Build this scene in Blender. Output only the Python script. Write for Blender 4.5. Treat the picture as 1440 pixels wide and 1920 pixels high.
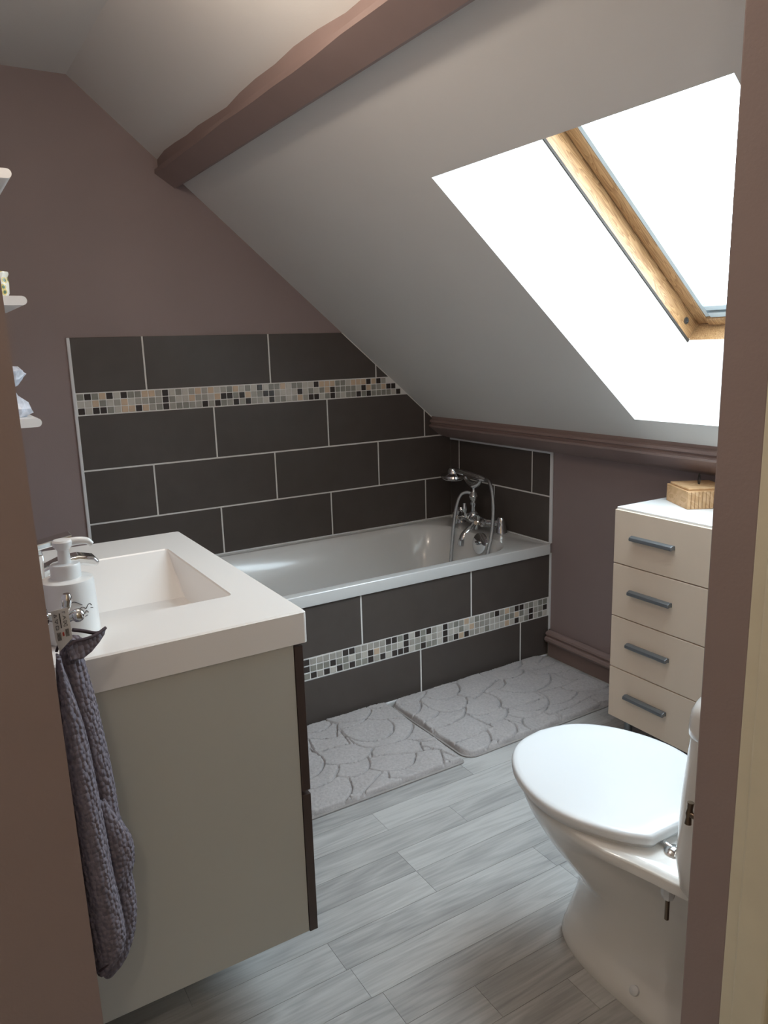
import bpy, bmesh, math, random
from mathutils import Vector, Matrix
random.seed(7)
for o in list(bpy.data.objects): bpy.data.objects.remove(o)
scene = bpy.context.scene
C = scene.collection

# ------------------------------------------------------------------ camera
CAMP = Vector((-2.2153, -3.0153, 1.3272))
CR = Vector((0.85213085, -0.52256082, -0.02834095))
CU = Vector((0.13419828, 0.16584869, 0.9769775))
CF = Vector((0.50582985, 0.83631597, -0.21145155))
FPX = 1439.94
cd = bpy.data.cameras.new('camera'); cam = bpy.data.objects.new('camera', cd); C.objects.link(cam)
m = Matrix((( CR.x, CU.x, -CF.x, CAMP.x), (CR.y, CU.y, -CF.y, CAMP.y), (CR.z, CU.z, -CF.z, CAMP.z), (0, 0, 0, 1)))
cam.matrix_world = m
cd.sensor_fit = 'HORIZONTAL'; cd.sensor_width = 36; cd.lens = FPX / 1440 * 36
cd.clip_start = 0.02
scene.camera = cam

# ------------------------------------------------------------------ world, daylight, exposure
SKY = 18.5
w = bpy.data.worlds.new('overcast_sky'); scene.world = w; w.use_nodes = True
bg = w.node_tree.nodes['Background']
bg.inputs[0].default_value = (0.76, 0.89, 1.0, 1); bg.inputs[1].default_value = SKY
scene.view_settings.view_transform = 'Standard'
scene.view_settings.look = 'None'
scene.view_settings.gamma = 1
scene.view_settings.use_curve_mapping = False
scene.view_settings.exposure = 0.0

SA, SB = 0.8959, 0.8493                     # sloping ceiling: z = SA - SB * x
def slope_z(x): return SA - SB * x
SN = Vector((SB, 0, 1)).normalized(); SU = Vector((-1, 0, SB)).normalized()
# portal that guides the daylight sampling through the roof window (gives off no light of its own)
pl = bpy.data.lights.new('skylight_portal', 'AREA'); pl.shape = 'RECTANGLE'; pl.size = 0.78; pl.size_y = 1.05
pl.cycles.is_portal = True
po = bpy.data.objects.new('skylight_portal', pl); C.objects.link(po)
pc = Vector((-0.02, -1.72, 1.313)) + SU * 0.48 + SN * 0.10
po.matrix_world = Matrix.Translation(pc) @ Matrix(((0, SU.x, SN.x), (1, SU.y, SN.y), (0, SU.z, SN.z))).to_4x4()

def ray(px, py):
    return CF + CR * ((px - 720) / FPX) + CU * ((960 - py) / FPX)
def H(px, py, ax, val):                      # where the ray of a photo pixel meets the plane axis = val
    d = ray(px, py); t = (val - CAMP[ax]) / d[ax]; return CAMP + d * t

# ------------------------------------------------------------------ materials
def lin(c):
    return tuple(((v / 255) / 12.92 if v / 255 <= 0.04045 else ((v / 255 + 0.055) / 1.055) ** 2.4) for v in c) + (1,)
def mat(name, rgb, rough=0.5, metal=0.0, var=0.0, vscale=8.0, bump=0.0, bscale=60.0, spec=0.5, stretch=(1, 1, 1), coat=0.0):
    M = bpy.data.materials.new(name); M.use_nodes = True
    nt = M.node_tree; b = nt.nodes['Principled BSDF']
    b.inputs['Base Color'].default_value = lin(rgb); b.inputs['Roughness'].default_value = rough
    b.inputs['Metallic'].default_value = metal; b.inputs['Specular IOR Level'].default_value = spec
    b.inputs['Coat Weight'].default_value = coat
    if var or bump:
        tc = nt.nodes.new('ShaderNodeTexCoord'); mp = nt.nodes.new('ShaderNodeMapping'); mp.inputs['Scale'].default_value = stretch
        geo = nt.nodes.new('ShaderNodeNewGeometry')
        nt.links.new(geo.outputs['Position'], mp.inputs['Vector'])
    if var:
        n = nt.nodes.new('ShaderNodeTexNoise'); n.inputs['Scale'].default_value = vscale; n.inputs['Detail'].default_value = 5
        nt.links.new(mp.outputs[0], n.inputs['Vector'])
        r = nt.nodes.new('ShaderNodeValToRGB'); c = lin(rgb)
        r.color_ramp.elements[0].position = 0.3; r.color_ramp.elements[1].position = 0.7
        r.color_ramp.elements[0].color = tuple(v * (1 - var) for v in c[:3]) + (1,)
        r.color_ramp.elements[1].color = tuple(min(1, v * (1 + var)) for v in c[:3]) + (1,)
        nt.links.new(n.outputs['Fac'], r.inputs[0]); nt.links.new(r.outputs[0], b.inputs['Base Color'])
    if bump:
        n2 = nt.nodes.new('ShaderNodeTexNoise'); n2.inputs['Scale'].default_value = bscale; n2.inputs['Detail'].default_value = 3
        nt.links.new(mp.outputs[0], n2.inputs['Vector'])
        bp = nt.nodes.new('ShaderNodeBump'); bp.inputs['Strength'].default_value = bump; bp.inputs['Distance'].default_value = 0.002
        nt.links.new(n2.outputs['Fac'], bp.inputs['Height']); nt.links.new(bp.outputs[0], b.inputs['Normal'])
    return M

M = {}
M['wall'] = mat('mauve_wall_paint', (151, 135, 134), 0.6, var=0.03, vscale=3, bump=0.15, bscale=220)
M['beam'] = mat('mauve_gloss_paint', (146, 126, 121), 0.42, var=0.05, vscale=6, bump=0.25, bscale=25)
M['ceil'] = mat('white_ceiling_paint', (226, 224, 220), 0.75, var=0.01, vscale=3, bump=0.1, bscale=180)
M['tile'] = mat('dark_brown_tile', (84, 77, 73), 0.42, var=0.06, vscale=14, bump=0.05, bscale=300)
M['grout'] = mat('pale_grout', (232, 231, 228), 0.85, var=0.03, vscale=30)
M['trimw'] = mat('pale_grey_tile_edging', (232, 233, 235), 0.4)
M['bathw'] = mat('white_bath_acrylic', (228, 229, 228), 0.16, spec=0.5, coat=0.2)
M['ceramic'] = mat('white_ceramic', (236, 234, 230), 0.1, coat=0.5)
M['basinw'] = mat('white_basin_resin', (240, 238, 235), 0.22)
M['lidw'] = mat('white_seat_plastic', (226, 228, 230), 0.22)
M['vanpanel'] = mat('light_grey_cabinet_panel', (186, 186, 178), 0.55, var=0.01, vscale=5)
M['vanfront'] = mat('dark_brown_drawer_front', (70, 58, 54), 0.35)
M['chrome'] = mat('chrome', (225, 228, 230), 0.08, metal=1.0)
M['chromed'] = mat('chrome_hose', (190, 194, 198), 0.22, metal=1.0, bump=0.6, bscale=900)
M['cream'] = mat('cream_laminate', (230, 212, 192), 0.5, var=0.015, vscale=12)
M['white'] = mat('white_laminate', (234, 234, 233), 0.35)
M['handle'] = mat('grey_metal_handle', (128, 132, 136), 0.38, metal=0.7)
M['legm'] = mat('grey_steel_leg', (130, 134, 138), 0.3, metal=0.9)
M['dark'] = mat('black_cord', (22, 20, 20), 0.7)
M['gap'] = mat('dark_sealant', (60, 54, 50), 0.8)
M['framecream'] = mat('cream_door_frame_paint', (226, 220, 198), 0.45, var=0.03, vscale=20, bump=0.2, bscale=40)
M['hallwall'] = mat('tan_hall_wall', (206, 192, 172), 0.7)
M['valve'] = mat('aged_brass', (120, 104, 88), 0.35, metal=0.9)
M['plastic'] = mat('crinkled_plastic', (196, 202, 214), 0.3, var=0.25, vscale=60, spec=0.8)
M['bottle'] = mat('white_bottle_glaze', (232, 234, 234), 0.25)
M['ink'] = mat('dark_ink', (70, 66, 66), 0.7)
M['inkred'] = mat('red_ink', (170, 70, 60), 0.7)
M['label'] = mat('white_satin_label', (196, 196, 194), 0.6)
M['towel'] = mat('mauve_grey_terry', (126, 119, 127), 0.95, var=0.16, vscale=90, bump=1.0, bscale=260, spec=0.1)
M['hem'] = mat('dark_towel_hem', (70, 58, 64), 0.9)
M['matpile'] = mat('grey_bath_mat_pile', (182, 177, 176), 1.0, var=0.10, vscale=120, bump=0.9, bscale=500, spec=0.05)
M['matback'] = mat('grey_mat_edging', (150, 145, 142), 0.9)
M['alu'] = mat('grey_window_strip', (186, 200, 208), 0.45, metal=0.2)
M['rubber'] = mat('grey_gasket', (96, 100, 104), 0.7)
M['tileglass'] = [mat('mosaic_dark', (62, 55, 52), 0.18), mat('mosaic_grey', (150, 149, 140), 0.2, var=0.1, vscale=30),
                  mat('mosaic_pale', (204, 200, 192), 0.2, var=0.05, vscale=30), mat('mosaic_beige', (214, 190, 164), 0.2, var=0.06, vscale=30),
                  mat('mosaic_mid', (176, 172, 164), 0.2, var=0.08, vscale=30)]
# terry knots: rows of small bumps
nt = M['towel'].node_tree
bmp = [n for n in nt.nodes if n.type == 'BUMP'][0]; mpn = [n for n in nt.nodes if n.type == 'MAPPING'][0]
vt = nt.nodes.new('ShaderNodeTexVoronoi'); vt.inputs['Scale'].default_value = 150; vt.inputs['Randomness'].default_value = 0.55
mp4 = nt.nodes.new('ShaderNodeMapping'); mp4.inputs['Scale'].default_value = (1.0, 1.0, 0.75); mp4.inputs['Rotation'].default_value = (0, 0.12, 0)
nt.links.new(mpn.outputs[0], mp4.inputs['Vector']); nt.links.new(mp4.outputs[0], vt.inputs['Vector'])
inv = nt.nodes.new('ShaderNodeMath'); inv.operation = 'MULTIPLY_ADD'; inv.inputs[1].default_value = -1.0; inv.inputs[2].default_value = 1.0
nt.links.new(vt.outputs['Distance'], inv.inputs[0]); nt.links.new(inv.outputs[0], bmp.inputs['Height'])
bmp.inputs['Distance'].default_value = 0.006
# pine of the roof window
def wood(name, c1, c2, scale, rough, axis_stretch, ring=6.0):
    Mt = bpy.data.materials.new(name); Mt.use_nodes = True; nt = Mt.node_tree; b = nt.nodes['Principled BSDF']
    b.inputs['Roughness'].default_value = rough
    g = nt.nodes.new('ShaderNodeNewGeometry'); mp = nt.nodes.new('ShaderNodeMapping'); mp.inputs['Scale'].default_value = axis_stretch
    mp.vector_type = 'TEXTURE'; mp.inputs['Rotation'].default_value = (0, math.atan(SB), 0)
    nt.links.new(g.outputs['Position'], mp.inputs['Vector'])
    wv = nt.nodes.new('ShaderNodeTexNoise'); wv.inputs['Scale'].default_value = scale; wv.inputs['Detail'].default_value = 2
    nt.links.new(mp.outputs[0], wv.inputs['Vector'])
    mul = nt.nodes.new('ShaderNodeMath'); mul.operation = 'MULTIPLY'; mul.inputs[1].default_value = ring
    fr = nt.nodes.new('ShaderNodeMath'); fr.operation = 'FRACT'
    nt.links.new(wv.outputs['Fac'], mul.inputs[0]); nt.links.new(mul.outputs[0], fr.inputs[0])
    r = nt.nodes.new('ShaderNodeValToRGB')
    r.color_ramp.elements[0].position = 0.0; r.color_ramp.elements[0].color = lin(c1)
    r.color_ramp.elements[1].position = 0.9; r.color_ramp.elements[1].color = lin(c2)
    e = r.color_ramp.elements.new(1.0); e.color = lin(c1)
    nt.links.new(fr.outputs[0], r.inputs[0]); nt.links.new(r.outputs[0], b.inputs['Base Color'])
    return Mt
M['pine'] = wood('varnished_pine', (184, 146, 104), (140, 102, 66), 2.6, 0.4, (1 / 1.6, 1 / 14, 1 / 14), 12)
M['bamboo'] = wood('pale_bamboo', (214, 176, 134), (194, 152, 108), 3.0, 0.5, (0.2, 0.2, 0.08), 5)
# grey oak laminate: grain along x, each plank its own tone and grain
def plank_mat():
    Mt = bpy.data.materials.new('grey_oak_laminate'); Mt.use_nodes = True; nt = Mt.node_tree; b = nt.nodes['Principled BSDF']
    b.inputs['Roughness'].default_value = 0.36; b.inputs['Specular IOR Level'].default_value = 0.5
    g = nt.nodes.new('ShaderNodeNewGeometry'); oi = nt.nodes.new('ShaderNodeObjectInfo')
    off = nt.nodes.new('ShaderNodeVectorMath'); off.operation = 'SCALE'; off.inputs[0].default_value = (13.0, 7.0, 29.0)
    nt.links.new(oi.outputs['Random'], off.inputs['Scale'])
    add = nt.nodes.new('ShaderNodeVectorMath'); add.operation = 'ADD'
    nt.links.new(g.outputs['Position'], add.inputs[0]); nt.links.new(off.outputs[0], add.inputs[1])
    mp = nt.nodes.new('ShaderNodeMapping'); mp.inputs['Scale'].default_value = (1.3, 10, 1)
    nt.links.new(add.outputs[0], mp.inputs['Vector'])
    n1 = nt.nodes.new('ShaderNodeTexNoise'); n1.inputs['Scale'].default_value = 1.5; n1.inputs['Detail'].default_value = 2; n1.inputs['Distortion'].default_value = 0.6
    nt.links.new(mp.outputs[0], n1.inputs['Vector'])
    mul = nt.nodes.new('ShaderNodeMath'); mul.operation = 'MULTIPLY'; mul.inputs[1].default_value = 11
    fr = nt.nodes.new('ShaderNodeMath'); fr.operation = 'PINGPONG'; fr.inputs[1].default_value = 1.0
    nt.links.new(n1.outputs['Fac'], mul.inputs[0]); nt.links.new(mul.outputs[0], fr.inputs[0])
    mp2 = nt.nodes.new('ShaderNodeMapping'); mp2.inputs['Scale'].default_value = (5, 120, 1)
    nt.links.new(add.outputs[0], mp2.inputs['Vector'])
    n2 = nt.nodes.new('ShaderNodeTexNoise'); n2.inputs['Scale'].default_value = 1.5; n2.inputs['Detail'].default_value = 4
    nt.links.new(mp2.outputs[0], n2.inputs['Vector'])
    n3 = nt.nodes.new('ShaderNodeTexNoise'); n3.inputs['Scale'].default_value = 3.2; n3.inputs['Detail'].default_value = 3
    mp3 = nt.nodes.new('ShaderNodeMapping'); mp3.inputs['Scale'].default_value = (1, 3.5, 1)
    nt.links.new(add.outputs[0], mp3.inputs['Vector']); nt.links.new(mp3.outputs[0], n3.inputs['Vector'])
    def mad(a, k, c=None):
        x = nt.nodes.new('ShaderNodeMath'); x.operation = 'MULTIPLY_ADD'; nt.links.new(a, x.inputs[0]); x.inputs[1].default_value = k
        if c is None: x.inputs[2].default_value = 0
        elif isinstance(c, float): x.inputs[2].default_value = c
        else: nt.links.new(c, x.inputs[2])
        return x.outputs[0]
    s = mad(fr.outputs[0], 0.20, 0.0); s = mad(n2.outputs['Fac'], 0.55, s); s = mad(n3.outputs['Fac'], 0.5, s); s = mad(oi.outputs['Random'], 0.30, s)
    r = nt.nodes.new('ShaderNodeValToRGB')
    r.color_ramp.elements[0].position = 0.40; r.color_ramp.elements[0].color = lin((140, 139, 138))
    r.color_ramp.elements[1].position = 0.98; r.color_ramp.elements[1].color = lin((192, 191, 189))
    nt.links.new(s, r.inputs[0]); nt.links.new(r.outputs[0], b.inputs['Base Color'])
    bp = nt.nodes.new('ShaderNodeBump'); bp.inputs['Strength'].default_value = 0.12; bp.inputs['Distance'].default_value = 0.001
    nt.links.new(n2.outputs['Fac'], bp.inputs['Height']); nt.links.new(bp.outputs[0], b.inputs['Normal'])
    return Mt
M['plank'] = plank_mat()
M['subfloor'] = mat('dark_joint', (140, 137, 134), 0.8)
gm = bpy.data.materials.new('window_glass'); gm.use_nodes = True; nt = gm.node_tree
for n in list(nt.nodes):
    if n.type == 'BSDF_PRINCIPLED': nt.nodes.remove(n)
tr = nt.nodes.new('ShaderNodeBsdfTransparent'); tr.inputs[0].default_value = (0.97, 0.985, 0.98, 1)
gl = nt.nodes.new('ShaderNodeBsdfGlossy'); gl.inputs['Roughness'].default_value = 0.02
mx = nt.nodes.new('ShaderNodeMixShader'); mx.inputs[0].default_value = 0.06
nt.links.new(tr.outputs[0], mx.inputs[1]); nt.links.new(gl.outputs[0], mx.inputs[2])
nt.links.new(mx.outputs[0], nt.nodes['Material Output'].inputs['Surface'])
M['glass'] = gm
M['bulb'] = mat('frosted_bulb_glass', (236, 232, 224), 0.3)
# leaf print of the little cup
lp = mat('leaf_print_ceramic', (222, 222, 210), 0.3)
nt = lp.node_tree; b = nt.nodes['Principled BSDF']
g = nt.nodes.new('ShaderNodeNewGeometry'); vz = nt.nodes.new('ShaderNodeTexVoronoi'); vz.inputs['Scale'].default_value = 75
nt.links.new(g.outputs['Position'], vz.inputs['Vector'])
r = nt.nodes.new('ShaderNodeValToRGB'); r.color_ramp.interpolation = 'CONSTANT'
r.color_ramp.elements[0].color = lin((92, 120, 96)); r.color_ramp.elements[1].position = 0.28; r.color_ramp.elements[1].color = lin((214, 196, 120))
e = r.color_ramp.elements.new(0.48); e.color = lin((228, 228, 218))
nt.links.new(vz.outputs['Distance'], r.inputs[0]); nt.links.new(r.outputs[0], b.inputs['Base Color'])
M['leaf'] = lp

# ------------------------------------------------------------------ helpers
def tag(o, label=None, cat=None, group=None, kind=None):
    if label: o['label'] = label
    if cat: o['category'] = cat
    if group: o['group'] = group
    if kind: o['kind'] = kind
    return o
def thing(name, label, cat, loc=(0, 0, 0), group=None, kind=None):
    o = bpy.data.objects.new(name, None); C.objects.link(o); o.location = loc; o.empty_display_size = 0.05
    return tag(o, label, cat, group, kind)
def world_loc(o):
    v = Vector(o.location)
    return v + world_loc(o.parent) if o.parent else v
def obj(name, bm, m, parent=None, smooth=None, bevel=0, seg=2):
    """link a bmesh (in world coordinates) as one mesh object, under parent if given"""
    bmesh.ops.recalc_face_normals(bm, faces=bm.faces)
    if parent is not None:
        bmesh.ops.translate(bm, verts=bm.verts, vec=-world_loc(parent))
    me = bpy.data.meshes.new(name); bm.to_mesh(me); bm.free()
    o = bpy.data.objects.new(name, me); C.objects.link(o)
    me.materials.append(M[m] if isinstance(m, str) else m)
    if parent is not None: o.parent = parent
    if bevel:
        md = o.modifiers.new('bevel', 'BEVEL'); md.width = bevel; md.segments = seg; md.limit_method = 'ANGLE'; md.angle_limit = math.radians(40)
    if smooth is not None:
        me.polygons.foreach_set('use_smooth', [True] * len(me.polygons))
        try: me.set_sharp_from_angle(angle=math.radians(smooth))
        except Exception: pass
    return o
def rebase(o, loc):
    """move a mesh object's origin"""
    loc = Vector(loc); o.data.transform(Matrix.Translation(-loc)); o.location = loc; return o
def BM(): return bmesh.new()
def box(bm, x0, x1, y0, y1, z0, z1):
    v = [bm.verts.new((x, y, z)) for x in (x0, x1) for y in (y0, y1) for z in (z0, z1)]
    for f in ((0, 1, 3, 2), (4, 6, 7, 5), (0, 4, 5, 1), (2, 3, 7, 6), (0, 2, 6, 4), (1, 5, 7, 3)):
        bm.faces.new([v[i] for i in f])
    return bm
def bx(*a): return box(BM(), *a)
def fbox(bm, O, A, B, Cc, a0, a1, b0, b1, c0, c1):
    """box in a local frame"""
    v = [bm.verts.new(O + A * a + B * b_ + Cc * c) for a in (a0, a1) for b_ in (b0, b1) for c in (c0, c1)]
    for f in ((0, 1, 3, 2), (4, 6, 7, 5), (0, 4, 5, 1), (2, 3, 7, 6), (0, 2, 6, 4), (1, 5, 7, 3)):
        bm.faces.new([v[i] for i in f])
    return bm
def prism(bm, poly, fn0, fn1):
    """poly 2D list -> two 3D caps joined"""
    a = [bm.verts.new(fn0(*p)) for p in poly]; b_ = [bm.verts.new(fn1(*p)) for p in poly]
    bm.faces.new(a); bm.faces.new(b_[::-1]); n = len(poly)
    for i in range(n): bm.faces.new((a[i], a[(i + 1) % n], b_[(i + 1) % n], b_[i]))
    return bm
def loft(bm, rings, cap0=True, cap1=True):
    R = [[bm.verts.new(p) for p in r] for r in rings]; n = len(R[0])
    for a, b_ in zip(R, R[1:]):
        for i in range(n): bm.faces.new((a[i], a[(i + 1) % n], b_[(i + 1) % n], b_[i]))
    if cap0: bm.faces.new(R[0][::-1])
    if cap1: bm.faces.new(R[-1])
    return bm
def lathe(bm, prof, origin=(0, 0, 0), axis='z', n=24, frame=None):
    """prof: (radius, height) list"""
    o = Vector(origin)
    if frame: X, Y, Z = frame
    else:
        X, Y, Z = {'z': ((1, 0, 0), (0, 1, 0), (0, 0, 1)), 'x': ((0, 1, 0), (0, 0, 1), (1, 0, 0)), 'y': ((0, 0, 1), (1, 0, 0), (0, 1, 0))}[axis]
    X, Y, Z = Vector(X), Vector(Y), Vector(Z)
    rings = [[o + X * (r * math.cos(2 * math.pi * i / n)) + Y * (r * math.sin(2 * math.pi * i / n)) + Z * h for i in range(n)] for r, h in prof]
    return loft(bm, rings)
def catmull(pts, k=8):
    P = [Vector(p) for p in pts]; out = []
    P = [P[0] * 2 - P[1]] + P + [P[-1] * 2 - P[-2]]
    for i in range(1, len(P) - 2):
        for j in range(k):
            t = j / k; a, b_, c, d = P[i - 1], P[i], P[i + 1], P[i + 2]
            out.append(0.5 * ((2 * b_) + (c - a) * t + (2 * a - 5 * b_ + 4 * c - d) * t * t + (3 * b_ - a - 3 * c + d) * t ** 3))
    out.append(P[-2]); return out
def tube(bm, pts, r, n=10, k=8, smooth=True):
    """round tube along a path; r a number or a list of radii per control point"""
    P = catmull(pts, k) if smooth and len(pts) > 2 else [Vector(p) for p in pts]
    if isinstance(r, (list, tuple)):
        if smooth and len(pts) > 2:
            rr = []
            for i in range(len(r) - 1):
                for j in range(k): rr.append(r[i] + (r[i + 1] - r[i]) * j / k)
            rr.append(r[-1])
        else: rr = list(r)
    else: rr = [r] * len(P)
    rings = []; nrm = None
    for i, p in enumerate(P):
        t = (P[min(i + 1, len(P) - 1)] - P[max(i - 1, 0)]).normalized()
        if nrm is None:
            nrm = t.orthogonal().normalized()
        else:
            nrm = (nrm - t * nrm.dot(t)).normalized()
        bn = t.cross(nrm)
        rings.append([p + (nrm * math.cos(2 * math.pi * q / n) + bn * math.sin(2 * math.pi * q / n)) * rr[i] for q in range(n)])
    return loft(bm, rings)
def rrect(x0, x1, y0, y1, r, n=6):
    """rounded rectangle outline, counter-clockwise"""
    out = []
    for cx, cy, a0 in ((x1 - r, y1 - r, 0), (x0 + r, y1 - r, 90), (x0 + r, y0 + r, 180), (x1 - r, y0 + r, 270)):
        for i in range(n + 1):
            a = math.radians(a0 + 90 * i / n); out.append((cx + r * math.cos(a), cy + r * math.sin(a)))
    return out
def clip(poly, fn):
    """keep the part of a convex 2D polygon where fn(p) >= 0"""
    out = []
    for i, a in enumerate(poly):
        b_ = poly[(i + 1) % len(poly)]; fa, fb = fn(a), fn(b_)
        if fa >= 0: out.append(a)
        if (fa >= 0) != (fb >= 0):
            t = fa / (fa - fb); out.append((a[0] + (b_[0] - a[0]) * t, a[1] + (b_[1] - a[1]) * t))
    return out
def area(poly):
    return 0.5 * abs(sum(poly[i][0] * poly[(i + 1) % len(poly)][1] - poly[(i + 1) % len(poly)][0] * poly[i][1] for i in range(len(poly))))

ZC = 2.266; XF = (SA - ZC) / SB              # flat ceiling height; x where the slope meets it
XW = -2.10                                   # inner face of the vanity wall
YB = -2.43; YB2 = -2.492                     # partition behind the toilet
XJ = -1.385                                  # its free end (door reveal)

# ------------------------------------------------------------------ shell
wb = obj('wall_back', prism(BM(), [(-2.32, 0), (0.06, 0), (0.06, slope_z(0.06) + 0.03), (XF, ZC + 0.03), (-2.32, ZC + 0.03)],
         lambda x, z: (x, 0, z), lambda x, z: (x, 0.12, z)), 'wall')
tag(wb, 'mauve gable wall rising to the sloping ceiling behind the bathtub', 'wall', kind='structure')
wr = obj('wall_right', bx(0, 0.1, -3.8, 0.0, 0, slope_z(0) + 0.02), 'wall')
tag(wr, 'low mauve knee wall under the sloping ceiling', 'wall', kind='structure')
wl = obj('wall_left', bx(-2.32, XW, -2.01, 0.0, 0, ZC + 0.02), 'wall')
for v in wl.data.vertices:
    if v.co.x > -2.2: v.co.x += 0.004 - 0.0095 * v.co.z
tag(wl, 'mauve wall end beside the hanging towel', 'wall', kind='structure')
wf = obj('wall_front', prism(BM(), [(XJ, 0), (0.0, 0), (0.0, slope_z(0)), (XF, ZC), (XJ, ZC)] if XJ < XF else
         [(XJ, 0), (0.0, 0), (0.0, slope_z(0)), (XJ, slope_z(XJ) + 0.02)],
         lambda x, z: (x, YB2, z), lambda x, z: (x, YB, z)), 'wall', bevel=0.003)
tag(wf, 'thin mauve partition end behind the toilet cistern', 'wall', kind='structure')
hw = obj('wall_hall', box(box(box(BM(), -3.1, -3.0, -3.9, -2.01, 0, ZC + 0.02), -3.1, 0.1, -3.9, -3.8, 0, ZC + 0.02), -3.1, -2.32, -2.01, -1.95, 0, ZC + 0.02), 'hallwall')
tag(hw, 'tan wall of the hall outside the door', 'wall', kind='structure')
hp = obj('wall_hall_side', bx(XJ + 0.01, 0.0, -2.60, YB2, 0, 2.0), 'hallwall')
hp.data.transform(Matrix.Identity(4))
tag(hp, 'tan hall side of the partition beyond the cream door frame', 'wall', kind='structure')
ce = obj('ceiling', bx(-3.1, XF, -3.9, 0.12, ZC, ZC + 0.06), 'ceil')
tag(ce, 'flat white ceiling strip at the top of the attic room', 'ceiling', kind='structure')

# sloping ceiling with the window opening
OX0, OX1 = -1.000, -0.203; OY0, OY1 = -2.148, -1.290
cs = BM()
def sp(x, y, off=0.0): return Vector((x, y, slope_z(x))) + SN * off
for (xa, xb, ya, yb_) in ((XF, OX0, -3.9, 0.12), (OX1, 0.1, -3.9, 0.12), (OX0, OX1, OY1, 0.12), (OX0, OX1, -3.9, OY0)):
    q = [(xa, ya), (xb, ya), (xb, yb_), (xa, yb_)]
    prism(cs, q, lambda x, y: sp(x, y), lambda x, y: sp(x, y, 0.05))
slope = obj('ceiling_slope', cs, 'ceil')
tag(slope, 'white sloping ceiling with the roof window opening', 'ceiling', kind='structure')
WO = Vector((-0.02, -1.34, 1.313))           # bottom corner of the window lining next to the bath
WV = Vector((0, -1, 0)); WW = 0.76; WH = 0.98
rv = BM()
inner = [sp(OX1, OY1), sp(OX1, OY0), sp(OX0, OY0), sp(OX0, OY1)]
outer = [WO + WV * 0, WO + WV * WW, WO + WV * WW + SU * WH, WO + SU * WH]
outer2 = [p + SN * 0.012 for p in outer]
for i in range(4):
    j = (i + 1) % 4
    a, b_, c, d = inner[i], inner[j], outer2[j], outer2[i]
    cen = (inner[0] + inner[2]) / 2
    nrm = (b_ - a).cross(d - a).normalized()
    if nrm.dot(cen - a) > 0: nrm = -nrm
    vs = [rv.verts.new(p) for p in (a, b_, c, d)] + [rv.verts.new(p + nrm * 0.03) for p in (a, b_, c, d)]
    for f in ((0, 1, 2, 3), (7, 6, 5, 4), (0, 4, 5, 1), (1, 5, 6, 2), (2, 6, 7, 3), (3, 7, 4, 0)): rv.faces.new([vs[k] for k in f])
obj('window_reveal', rv, 'ceil', slope)

# roof window
win = thing('window_1', 'pine framed roof window in the sloping ceiling', 'window', WO, kind='structure')
def wbx(a0, a1, b0, b1, c0, c1, bm=None): return fbox(bm if bm is not None else BM(), WO, SU, WV, SN, a0, a1, b0, b1, c0, c1)
T = 0.05
lining = wbx(0, WH, -T, 0, 0.004, 0.105)
obj('frame', lining, 'pine', win, bevel=0.003)
obj('frame', wbx(0, WH, WW, WW + T, 0.004, 0.105), 'pine', win, bevel=0.003)
obj('frame', wbx(-T, 0, -T, WW + T, 0.004, 0.105), 'pine', win, bevel=0.003)
obj('frame', wbx(WH, WH + T, -T, WW + T, 0.004, 0.105), 'pine', win, bevel=0.003)
gp = BM()
wbx(0, WH, -0.004, 0.0015, -0.002, 0.006, gp); wbx(0, WH, WW - 0.0015, WW + 0.004, -0.002, 0.006, gp)
obj('sealant', gp, 'gap', win)
sash = thing('sash', None, None); sash.parent = win
SW = 0.048
for a in ((0.004, WH - 0.004, 0.002, SW), (0.004, WH - 0.004, WW - SW, WW - 0.002)):
    obj('stile', wbx(a[0], a[1], a[2], a[3], 0.068, 0.11), 'pine', sash, bevel=0.004)
obj('rail', wbx(0.004, 0.034, SW, WW - SW, 0.060, 0.11), 'pine', sash, bevel=0.004)
obj('rail', wbx(WH - 0.05, WH - 0.004, SW, WW - SW, 0.068, 0.11), 'pine', sash, bevel=0.004)
for v0, v1 in ((SW, SW + 0.014), (WW - SW - 0.014, WW - SW)):
    obj('glazing_strip', wbx(0.036, WH - 0.05, v0, v1, 0.070, 0.10), 'alu', win)
obj('glazing_strip', wbx(0.036, 0.056, SW + 0.02, WW - SW - 0.02, 0.066, 0.10), 'alu', win)
obj('gasket', wbx(0.056, 0.068, SW + 0.014, WW - SW - 0.014, 0.075, 0.10), 'rubber', win)
obj('glazing_strip', wbx(0.068, 0.088, SW + 0.02, WW - SW - 0.02, 0.066, 0.10), 'alu', win)
obj('glass_pane', wbx(0.05, WH - 0.03, SW, WW - SW, 0.090, 0.094), 'glass', win)
pb = lathe(BM(), [(0.0, 0.0), (0.011, 0.0), (0.011, 0.003), (0.006, 0.0035), (0.006, 0.001), (0.0, 0.001)], WO + SU * 0.055 + SN * 0.04, frame=(SU, SN, WV), n=16)
obj('bolt_hole', pb, 'legm', win)

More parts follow.
